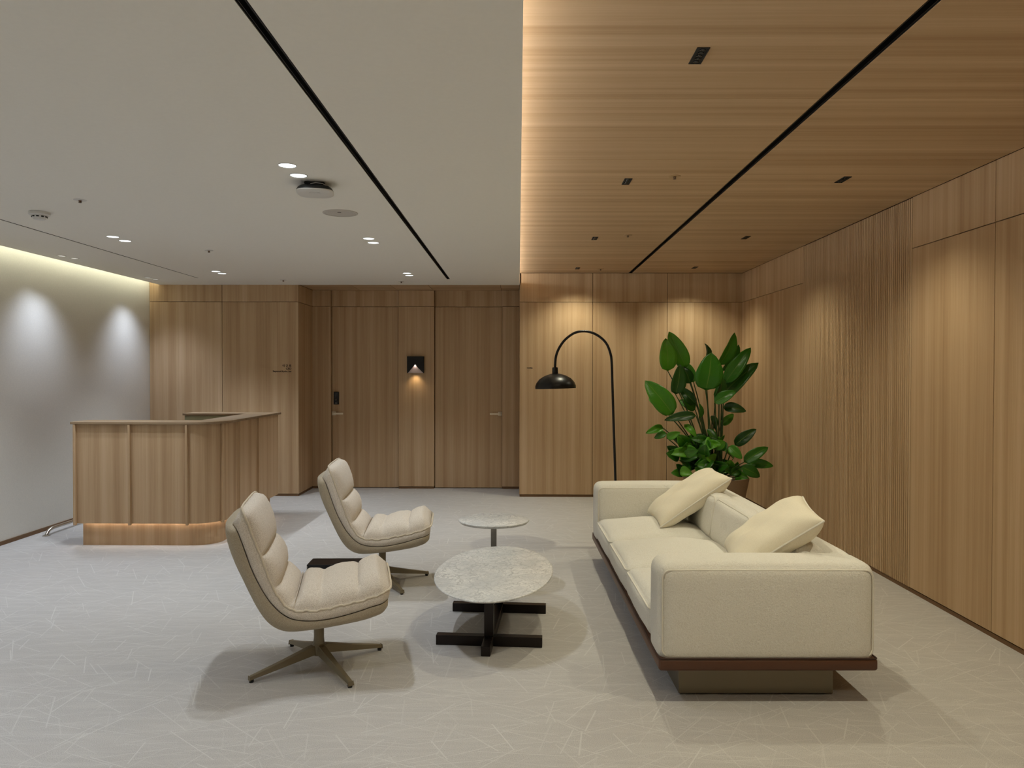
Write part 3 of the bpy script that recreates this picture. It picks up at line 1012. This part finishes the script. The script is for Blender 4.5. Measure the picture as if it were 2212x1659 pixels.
# back rest
yb0, yb1 = AT + .012, SLN - AT - .012
br = soft_box(.135, yb1 - yb0 + .10, ZA - zb1 + .045, .05, (.004, 0, .004), 16, (SD - .072, (yb0 + yb1) / 2, (ZA + zb1 - .045) / 2)).build('backrest', M_SOFA, so, smooth=True)
rr = round_rect(yb0 + .0, yb1 - .0, zb1 + .02, ZA - .022, .03)
MB().tube([(SD - .016, y, z) for y, z in rr], .0045, 8, True).build('piping', M_PIPE_S, br, smooth=True)
# seat and back cushions
cl = (yb1 - yb0) / 3
for k in range(3):
    cy_ = yb0 + cl * (k + .5)
    st = soft_box(.80, cl - .004, .172, .05, (.010, .004, .078), 18, (.004 + .40, cy_, .212 + .083), wr=.002, seed=k, dimples=((2, 1, .39, cy_, .055, .12),)).build('seat_cushion', M_SOFA, so, smooth=True)
    rr = round_rect(.018, .77, cy_ - cl / 2 + .016, cy_ + cl / 2 - .016, .035)
    MB().tube([(x - .010 * math.exp(-((x - .018) / .03) ** 2), y, .356 + .006 * math.exp(-((x - .39) / .25) ** 2)) for x, y in rr], .0048, 8, True).build('piping', M_PIPE_S, st, smooth=True)
    lean = Matrix.Translation((.808, cy_, .520)) @ Matrix.Rotation(R(9), 4, 'Y')
    bc = soft_box(.17, cl - .006, .315, .055, (.026, .004, .014), 18, seed=k + 5, wr=.002, dimples=((0, -1, 0.0, 0.0, .035, .06),)).xform(lean).build('back_cushion', M_SOFA, so, smooth=True)
    rr = round_rect(-cl / 2 + .022, cl / 2 - .022, -.135, .142, .04)
    MB().tube([tuple(lean @ Vector((-.070, y, z))) for y, z in rr], .0048, 8, True).build('piping', M_PIPE_S, bc, smooth=True)

def pillow(label, c, e1, e2, s1, s2, th, seed):
    e1 = Vector(e1).normalized()
    e2 = Vector(e2)
    e2 = (e2 - e1 * e2.dot(e1)).normalized()
    nn = e1.cross(e2)
    mt = Matrix((e1, e2, nn)).transposed().to_4x4()
    mt.translation = c
    t = empty('throw_pillow', (0, 0, 0), 0, label, 'pillow', 'cream throw pillows on the sofa')
    t.matrix_world = mt
    n = 26
    rnd = random.Random(seed)
    ph = [rnd.uniform(0, 6.28) for _ in range(4)]
    def surf(u, v, s):
        # pinched square outline with full centre
        e = (1 - u ** 4) * (1 - v ** 4)
        hgt = th / 2 * (max(e, 0) ** .42)
        pin = 1 - .07 * (1 - (abs(u) * abs(v)) ** 1.5) * max(abs(u), abs(v)) ** 3
        x = u * s1 / 2 * (1 - .05 * (1 - v * v) * abs(u) ** 3)
        y = v * s2 / 2 * (1 - .05 * (1 - u * u) * abs(v) ** 3)
        w = .005 * (math.sin(7 * u + 3 * v + ph[0]) + math.sin(9 * v - 4 * u + ph[1])) * e
        crease = .010 * math.exp(-((u - .1 * math.sin(3 * v)) / .12) ** 2) * e
        return (x, y, s * (hgt + w - crease))
    ts = [math.sin(PI / 2 * (-1 + 2 * i / n)) for i in range(n + 1)]
    m = MB()
    for s in (1, -1):
        vs = [surf(u, v, s) for u in ts for v in ts]
        fs = []
        for i in range(n):
            for j in range(n):
                q = (i * (n + 1) + j, (i + 1) * (n + 1) + j, (i + 1) * (n + 1) + j + 1, i * (n + 1) + j + 1)
                fs.append(q if s > 0 else tuple(reversed(q)))
        m.add(vs, fs)
    m.build('cover', M_PILLOW, t, smooth=True, merge=True, angle=80)
    loop = [surf(u, -1, 0) for u in ts] + [surf(1, v, 0) for v in ts[1:]] + [surf(-u, 1, 0) for u in ts[1:]] + [surf(-1, -v, 0) for v in ts[1:-1]]
    MB().tube(loop, .0055, 8, True).build('piping', M_PIPE_S, t, smooth=True)
    return t
pillow('cream pillow lying against the far armrest end of the sofa', (1.285, 5.80, .615), (0, -1, 0.0), (.52, 0.02, .36), .57, .62, .17, 1)
pillow('cream pillow slumped in the near corner of the sofa', (1.355, 4.10, .685), (-.17, -1, -.07), (.8, -0.12, .58), .53, .52, .17, 2)

# ------------------------------------------------------------------ coffee tables
def ellipse(a, b_, n=64):
    return [(a * math.cos(2 * PI * k / n), b_ * math.sin(2 * PI * k / n)) for k in range(n)]
def slab_top(a, b_, z0, z1):
    m = MB()
    rings = []
    t = z1 - z0
    for k, (s, z) in enumerate(((.90, z0), (.955, z0 + .001), (1.0, z0 + t * .62), (1.0, z1 - .004), (.995, z1 - .001), (.985, z1))):
        d = (1 - s) * max(a, b_)
        rings.append([(x * (1 - d / a), y * (1 - d / b_), z) for x, y in ellipse(a, b_)])
    return loft(rings)
ta = empty('coffee_table', (-0.143, 4.640, 0), R(-4.0), 'large oval marble topped coffee table on a black bar base', 'table')
slab_top(.355, .645, .328, .350).build('table_top', M_MARBLE, ta, smooth=True, angle=50)
bw, bh = .026, .056
for y in (-.305, .305):
    MB().box(-.303, .303, y - bw, y + bw, 0, bh).build('cross_bar', M_TBASE, ta, bevel=.002)
    MB().box(-bw, bw, y - bw, y + bw, bh, .314).build('post', M_TBASE, ta, bevel=.002)
MB().box(-bw, bw, -.49, .49, .0005, bh - .001).build('long_bar', M_TBASE, ta, bevel=.002)
MB().box(-bw, bw, -.36, .36, .290, .327).build('top_rail', M_TBASE, ta, bevel=.002)
ta2 = empty('side_table', (-0.183, 5.73, 0), R(-4), 'small round marble side table on a chromed post behind the oval table', 'table')
slab_top(.265, .265, .428, .450).build('table_top', M_MARBLE, ta2, smooth=True, angle=50)
MB().box(-.021, .021, -.021, .021, .05, .428).build('post', plain('dark_chrome', lin(150, 146, 138), .22, 0.9), ta2, bevel=.002)
MB().box(-.22, .22, -.021, .021, 0, .045).build('cross_bar', M_TBASE, ta2, bevel=.002)
MB().box(-.021, .021, -.22, .22, .0005, .044).build('long_bar', M_TBASE, ta2, bevel=.002)

# ------------------------------------------------------------------ lounge chairs
RIM = [(-0.397, 0.812), (-0.371, 0.790), (-0.349, 0.735), (-0.327, 0.670), (-0.300, 0.592), (-0.264, 0.514), (-0.224, 0.445), (-0.180, 0.392), (-0.142, 0.361), (-0.105, 0.343), (-0.050, 0.332), (0.015, 0.330), (0.09, 0.338), (0.184, 0.358), (0.261, 0.380), (0.323, 0.395), (0.352, 0.402)]
OUT = [(-0.437, 0.812), (-0.430, 0.755), (-0.413, 0.685), (-0.387, 0.615), (-0.356, 0.547), (-0.324, 0.475), (-0.291, 0.405), (-0.255, 0.343), (-0.215, 0.300), (-0.165, 0.274), (-0.110, 0.267), (-0.010, 0.273), (0.071, 0.281), (0.156, 0.292), (0.246, 0.307), (0.320, 0.332), (0.350, 0.352)]
PIP = [(-0.353, 0.893), (-0.328, 0.850), (-0.308, 0.795), (-0.286, 0.733), (-0.264, 0.675), (-0.243, 0.615), (-0.222, 0.553), (-0.198, 0.497), (-0.169, 0.447), (-0.139, 0.409), (-0.110, 0.391), (-0.055, 0.383), (0.005, 0.382), (0.06, 0.389), (0.137, 0.404), (0.184, 0.411), (0.232, 0.421), (0.278, 0.434), (0.323, 0.448), (0.366, 0.466)]
def arc_resample(pts, n):
    P = [Vector((p[0], p[1])) for p in pts]
    # Catmull-Rom dense then resample by arc length
    dense = []
    for i in range(len(P) - 1):
        p0, p1, p2, p3 = P[max(i - 1, 0)], P[i], P[i + 1], P[min(i + 2, len(P) - 1)]
        for k in range(8):
            t = k / 8
            dense.append(0.5 * ((2 * p1) + (p2 - p0) * t + (2 * p0 - 5 * p1 + 4 * p2 - p3) * t * t + (3 * p1 - p0 - 3 * p2 + p3) * t ** 3))
    dense.append(P[-1])
    cum = [0]
    for a_, b_ in zip(dense[:-1], dense[1:]):
        cum.append(cum[-1] + (b_ - a_).length)
    out = []
    j = 0
    for i in range(n):
        s = cum[-1] * i / (n - 1)
        while j < len(cum) - 2 and cum[j + 1] < s: j += 1
        f = (s - cum[j]) / max(cum[j + 1] - cum[j], 1e-9)
        out.append(dense[j].lerp(dense[j + 1], f))
    return out

NS = 97
def make_chair(label):
    ch = empty('lounge_chair', (0, 0, 0), 0, label, 'chair', 'beige tufted swivel lounge chairs')
    rim = arc_resample(RIM, NS)
    out = arc_resample(OUT, NS)
    pip = arc_resample(PIP, NS)
    HW = .298
    def width(s, base=HW):
        # rounded plan at the top of the back and at the seat front
        e = min(s, 1 - s)
        return base - .055 * max(0, 1 - e / .045) ** 2
    # ---- shell
    vs, fs = [], []
    ring = []
    for i in range(NS):
        s = i / (NS - 1)
        w = width(s, HW + .004)
        a_, b_ = rim[i], out[i]
        md = a_.lerp(b_, .55)
        prof = [(-w, a_), (-w - .004, a_.lerp(b_, .25)), (-w + .004, md), (-w + .03, a_.lerp(b_, .86)), (-w + .085, b_), (-w * .4, b_ + (b_ - a_) * .10), (w * .4, b_ + (b_ - a_) * .10),
                (w - .085, b_), (w - .03, a_.lerp(b_, .86)), (w - .004, md), (w + .004, a_.lerp(b_, .25)), (w, a_), (w * .5, a_.lerp(b_, .2)), (-w * .5, a_.lerp(b_, .2))]
        ring.append([(p.x, y, p.y) for y, p in prof])
    sh = loft(ring).build('shell', M_SHELL, ch, smooth=True, angle=60)
    # ---- upholstery: rows along the profile, ring across
    s_fold = .545
    def bulge(s):
        if s < s_fold:
            t = s / s_fold * 3
            k = 3
        else:
            t = (s - s_fold) / (1 - s_fold) * 3
            k = 3
        f = t - math.floor(t) if t < k else 1.0
        br_ = (0, .44, .74, 1) if s < s_fold else (0, .28, .68, 1)
        tt = t / 3
        for a_, b_ in zip(br_[:-1], br_[1:]):
            if a_ <= tt <= b_:
                f = (tt - a_) / (b_ - a_)
        return (max(0.0, math.sin(PI * min(max(f, 0), 1)))) ** .42
    def cushion(i0, i1, name):
        rings = []
        nt_ = 22
        for i in range(i0, i1 + 1):
            s = i / (NS - 1)
            w = width(s)
            p, r_ = pip[i], rim[i]
            nv = (p - r_)
            j0, j1 = max(i - 1, 0), min(i + 1, NS - 1)
            tn = (pip[j1] - pip[j0]).normalized()
            up = Vector((-tn.y, tn.x))
            if up.dot(nv) < 0: up = -up
            endf = min(1.0, min(s, 1 - s) / .03)
            bl = bulge(s)
            row = []
            # under side
            row.append((r_.x, -w * .5, r_.y)); row.append((r_.x, -w + .012, r_.y))
            lo = r_.lerp(p, .12); row.append((lo.x, -w - .002, lo.y))
            md = r_.lerp(p, .55); row.append((md.x, -w - .010, md.y))
            hi = r_.lerp(p, .93); row.append((hi.x, -w - .004, hi.y))
            for k in range(nt_ + 1):
                t = -1 + 2 * k / nt_
                t = math.sin(PI / 2 * t)
                edge = (1 - abs(t) ** 5)
                bs_ = .010 if s < s_fold - .04 else .010 + .062 * min(1, max(0, (s - s_fold + .04) / .12))
                mxh = .056 if s < s_fold - .02 else .098
                hgt = (bs_ + (mxh - bs_) * bl) * (edge ** .55 if edge > 0 else 0) * (.35 + .65 * endf)
                wob = .0035 * math.sin(19 * t + 7 * s * 9) * math.sin(37 * s + 3 * t) * edge
                q = p + up * (hgt + wob)
                row.append((q.x, t * w, q.y))
            hi = r_.lerp(p, .93); row.append((hi.x, w + .004, hi.y))
            row.append((md.x, w + .010, md.y))
            row.append((lo.x, w + .002, lo.y))
            row.append((r_.x, w - .012, r_.y)); row.append((r_.x, w * .5, r_.y))
            rings.append(row)
        o_ = loft(rings).build(name, M_CHAIR, ch, smooth=True, angle=70)
        # piping: along both sides and over the free end
        rnd = random.Random(i0 + 5)
        left = []
        right = []
        for i in range(i0, i1 + 1):
            s = i / (NS - 1)
            w = width(s)
            jit = .003 * math.sin(i * .9) + .002 * math.sin(i * 2.1)
            p = pip[i]
            left.append((p.x, -w - .003, p.y + jit))
            right.append((p.x, w + .003, p.y + jit))
        if i0 == 0:
            path = list(reversed(left)) + [(left[0][0] - .002, y, left[0][2] + .004) for y in (-.15, 0, .15)] + right
        else:
            path = left + [(left[-1][0] + .004, y, left[-1][2]) for y in (-.15, 0, .15)] + list(reversed(right))
            path = left + [(left[-1][0] + .004, y, left[-1][2]) for y in (-.15, 0, .15)] + list(reversed(right))
        MB().tube(path, .0055, 8).build('piping', M_PIPE_C, o_, smooth=True)
        return o_
    kf = int(round(s_fold * (NS - 1)))
    cushion(0, kf, 'back_cushion')
    cushion(kf, NS - 1, 'seat_cushion')
    # ---- column and star base
    MB().lathe([(.021, .225), (.021, .285)], 20).build('gas_lift', M_BLACKM, ch, smooth=True)
    MB().lathe([(.030, .118), (.0265, .150), (.0265, .228), (.024, .231)], 24).build('column', M_OLIVE, ch, smooth=True)
    MB().lathe([(.030, .060), (.036, .066), (.036, .112), (.030, .120)], 24).build('hub', M_OLIVE, ch, smooth=True)
    for k in range(4):
        a_ = R(27 + 90 * k)
        rot = Matrix.Rotation(a_, 4, 'Z')
        m_ = MB()
        rings = []
        for x, zc, hw, hh in ((.015, .092, .024, .024), (.05, .088, .024, .023), (.20, .056, .018, .016), (.345, .028, .0135, .010), (.372, .022, .013, .009)):
            rings.append([(x, -hw, zc - hh), (x, hw, zc - hh), (x, hw * .8, zc + hh), (x, -hw * .8, zc + hh)])
        lg = loft(rings).xform(rot).build('leg', M_OLIVE, ch, bevel=.003)
        MB().lathe([(.011, 0), (.012, .013)], 12).xform(rot @ Matrix.Translation((.360, 0, 0))).build('glide', M_BLACKM, lg)
    return ch
ch1 = make_chair('beige tufted lounge chair nearest the viewer, left of the oval table')
ch2 = copy_tree(ch1)
ch1.location = (-1.054, 4.017, 0); ch1.rotation_euler = (0, 0, R(12))
ch2['label'] = 'beige tufted lounge chair farther back, in front of the doors'
ch2.location = (-1.005, 5.625, 0); ch2.rotation_euler = (0, 0, R(5))

# ------------------------------------------------------------------ arc floor lamp
fl = empty('floor_lamp', (0.905, 7.0, 0), 0, 'black arc floor lamp with dome shade standing behind the sofa', 'lamp')
MB().lathe([(.16, 0), (.16, .018), (.155, .024), (.02, .028), (.016, .05)], 40).build('base', M_BLACK, fl, smooth=True)
AR = [(0.905, 0.03), (0.894, 0.481), (0.871, 1.132), (0.860, 1.45), (0.853, 1.647), (0.842, 1.728), (0.808, 1.816), (0.753, 1.876), (0.679, 1.919), (0.598, 1.934), (0.523, 1.923), (0.456, 1.883), (0.402, 1.828), (0.362, 1.761), (0.341, 1.693), (0.335, 1.60)]
ap_ = arc_resample(AR, 90)
MB().tube([(p.x - .905, 0, p.y) for p in ap_], .0115, 12).build('arched_pole', M_BLACK, fl, smooth=True)
tl = Matrix.Translation((.336 - .905, 0, 1.548)) @ Matrix.Rotation(R(-1.8), 4, 'Y')
MB().lathe([(.022, .056), (.026, .052), (.027, .0), (.030, -.004)], 24).xform(tl).build('socket_cap', M_BLACK, fl, smooth=True)
shd = MB().lathe([(.012, .002), (.045, -.004), (.100, -.022), (.146, -.050), (.176, -.086), (.187, -.115), (.186, -.138), (.180, -.138), (.180, -.116), (.168, -.088), (.140, -.056), (.095, -.030), (.012, -.012)], 48, cap0=False, cap1=False).xform(tl)
shd.build('lamp_shade', M_BLACK, fl, smooth=True, angle=60)
MB().lathe([(.014, -.012), (.016, -.04), (.028, -.07), (.030, -.085), (.018, -.108), (.002, -.112)], 20).xform(tl).build('bulb', plain('bulb_white', lin(220, 218, 210), .3), fl, smooth=True)

# ------------------------------------------------------------------ plant
PX, PY = 2.17, 8.40
pt = empty('planter', (PX, PY, 0), 0, 'taupe tapered planter in the corner behind the sofa', 'planter')
MB().lathe([(.26, 0), (.275, .01), (.355, .405), (.36, .42), (.34, .42), (.332, .405), (.325, .36)], 40, cap1=False).build('pot', M_POT, pt, smooth=True)
MB().lathe([(.33, .36), (.0001, .375)], 40, cap0=False).build('soil', M_SOIL, pt)
pl = empty('potted_plant', (PX, PY, .36), 0, 'tall glossy green broad leaved plant standing in the taupe planter', 'plant')
rnd = random.Random(11)
def to_world(zx, zy, y):
    """measured point on the photograph's plant view -> world position at depth y"""
    px, py = 1340 + zx / 4.047, 680 + zy / 4.047
    r_ = c_right * ((px - 1106) / F_PX) + c_down * ((py - 829.5) / F_PX) + c_fwd
    return Vector((0, 0, 1.55)) + r_ * (y / r_.y)
def leaf(base, tip, w, facing=0.0, droop=0.05, fold=0.25, nu=6, nv=12, name='leaf'):
    base, tip = Vector(base), Vector(tip)
    ax = tip - base
    L = ax.length
    ax.normalize()
    view = Vector((math.sin(facing), -math.cos(facing), .25)).normalized()
    side = ax.cross(view)
    if side.length < .1: side = ax.cross(Vector((1, 0, 0)))
    side.normalize()
    nrm = side.cross(ax).normalized()
    vs, fs, uv = [], [], []
    for j in range(nv + 1):
        v = j / nv
        ww = w / 2 * (math.sin(PI * min(1, v ** .72)) ** .62) * (1 if v < 1 else 0)
        ww = max(ww, .0015)
        mid = base + ax * (L * v) + nrm * (.10 * L * math.sin(PI * v)) + Vector((0, 0, -droop * L * v * v))
        for i in range(nu + 1):
            u = -1 + 2 * i / nu
            rip = .012 * w * math.sin(v * 17 + u * 3)
            vs.append(mid + side * (u * ww) + nrm * (abs(u) ** 1.5 * ww * fold + rip))
            uv.append((i / nu, v))
    for j in range(nv):
        for i in range(nu):
            q = j * (nu + 1) + i
            fs.append((q, q + 1, q + nu + 2, q + nu + 1))
    me = bpy.data.meshes.new(name)
    me.from_pydata([tuple(v_ - Vector((PX, PY, .36))) for v_ in vs], [], fs)
    ul = me.uv_layers.new(name='UVMap')
    for lp in me.loops:
        ul.data[lp.index].uv = uv[lp.vertex_index]
    for p_ in me.polygons: p_.use_smooth = True
    me.materials.append(M_LEAF)
    o_ = link(name, me, pl)
    so_ = o_.modifiers.new('thickness', 'SOLIDIFY')
    so_.thickness = .002
    return o_
def stem(base, r=.008):
    b_ = Vector(base) - Vector((PX, PY, .36))
    root = Vector((b_.x * .22 + rnd.uniform(-.05, .05), b_.y * .3 + rnd.uniform(-.06, .06), -.01))
    pts = []
    for k in range(9):
        t = k / 8
        p_ = root.lerp(b_, t)
        p_.x = root.x + (b_.x - root.x) * t ** 1.7
        p_.y = root.y + (b_.y - root.y) * t ** 1.7
        pts.append(p_)
    MB().tube(pts, [r * (1.35 - .7 * k / 8) for k in range(9)], 7).build('stem', M_STEM, pl, smooth=True)
LV = [ # base(zoom px) tip(zoom px) width(zoom px) depth offset, facing, droop, fold
    ((415, 492), (395, 205), 150, -.05, .1, .0, .15),
    ((575, 465), (425, 140), 140, .05, -.3, .02, .35),
    ((745, 660), (795, 330), 230, -.20, .1, .0, .12),
    ((740, 400), (738, 250), 75, .10, .9, .0, .9),
    ((865, 440), (998, 155), 125, .05, .5, .0, .45),
    ((895, 490), (1035, 260), 110, .15, .6, .0, .5),
    ((915, 595), (1140, 288), 125, -.05, -.2, .0, .25),
    ((830, 770), (1208, 410), 170, .10, -.5, .02, .3),
    ((482, 695), (522, 432), 130, -.15, .2, .0, .2),
    ((460, 870), (215, 560), 175, -.10, -.2, .04, .3),
    ((610, 600), (545, 455), 100, .0, .3, .0, .2),
    ((640, 590), (600, 430), 110, .15, -.6, .0, .6),
    ((660, 780), (515, 630), 90, .10, -.4, .0, .4),
    ((655, 830), (510, 745), 95, .12, .3, .02, .3),
    ((830, 740), (890, 540), 120, -.12, .7, .02, .4),
    ((822, 770), (1010, 660), 95, -.18, -.3, .04, .3),
    ((335, 790), (248, 730), 55, .0, 0, .02, .3),
    ((900, 810), (1100, 820), 85, -.10, .2, .12, .4),
    ((660, 880), (385, 905), 80, -.14, -.2, .06, .4),
    ((690, 905), (685, 770), 70, -.16, .8, .0, .4),
    ((375, 990), (222, 1018), 70, .0, -.2, .10, .5),
    ((402, 1035), (296, 1070), 58, -.05, 0, .08, .3),
    ((405, 1075), (525, 1020), 65, -.08, .3, .05, .4),
    ((560, 960), (665, 1065), 60, -.1, .2, .05, .3),
    ((1000, 1140), (1188, 992), 95, -.10, -.2, .03, .35),
    ((1080, 1290), (1292, 1142), 95, -.15, -.3, .06, .35),
    ((1120, 1300), (1338, 1305), 80, -.05, .1, .08, .35),
    ((1060, 1330), (1220, 1405), 95, -.22, -.2, .06, .3),
    ((760, 1000), (840, 1130), 70, -.15, .4, .04, .4),
    ((880, 960), (990, 860), 70, .05, .3, .04, .4),
    ((800, 880), (830, 1000), 65, .1, .3, .04, .4),
    ((640, 1210), (415, 1190), 85, -.18, .1, .08, .4),
    ((950, 1150), (1065, 1250), 80, -.2, -.4, .06, .3),
    ((1010, 1420), (1075, 1560), 85, -.2, .4, .04, .3),
    ((960, 1400), (1060, 1330), 70, -.18, .1, .04, .4),
]
for b_, t_, w_, dy_, fc, dr, fo in LV:
    bp_ = to_world(*b_, PY + dy_)
    tp_ = to_world(*t_, PY + dy_ + rnd.uniform(-.08, .06))
    leaf(bp_, tp_, w_ / 4.047 / F_PX * PY * 1.05, fc, dr, fo)
    stem(bp_)
# dense low foliage round the foot
for k in range(64):
    cx_ = rnd.gauss(760, 150)
    cy_ = rnd.uniform(1060, 1420)
    an = rnd.uniform(-2.9, .3) if rnd.random() < .75 else rnd.uniform(0, 3.1)
    ln_ = rnd.uniform(90, 170)
    cx_ = min(max(cx_, 520), 1000)
    dy_ = rnd.uniform(-.28, .12)
    bp_ = to_world(cx_, cy_, PY + dy_)
    tp_ = to_world(cx_ + ln_ * math.cos(an), cy_ + ln_ * .8 * math.sin(an), PY + dy_ - rnd.uniform(0, .15))
    leaf(bp_, tp_, rnd.uniform(75, 120) / 4.047 / F_PX * PY, rnd.uniform(-.8, .8), rnd.uniform(.02, .2), rnd.uniform(.2, .5), 5, 9)
    if k % 2 == 0: stem(bp_, .005)
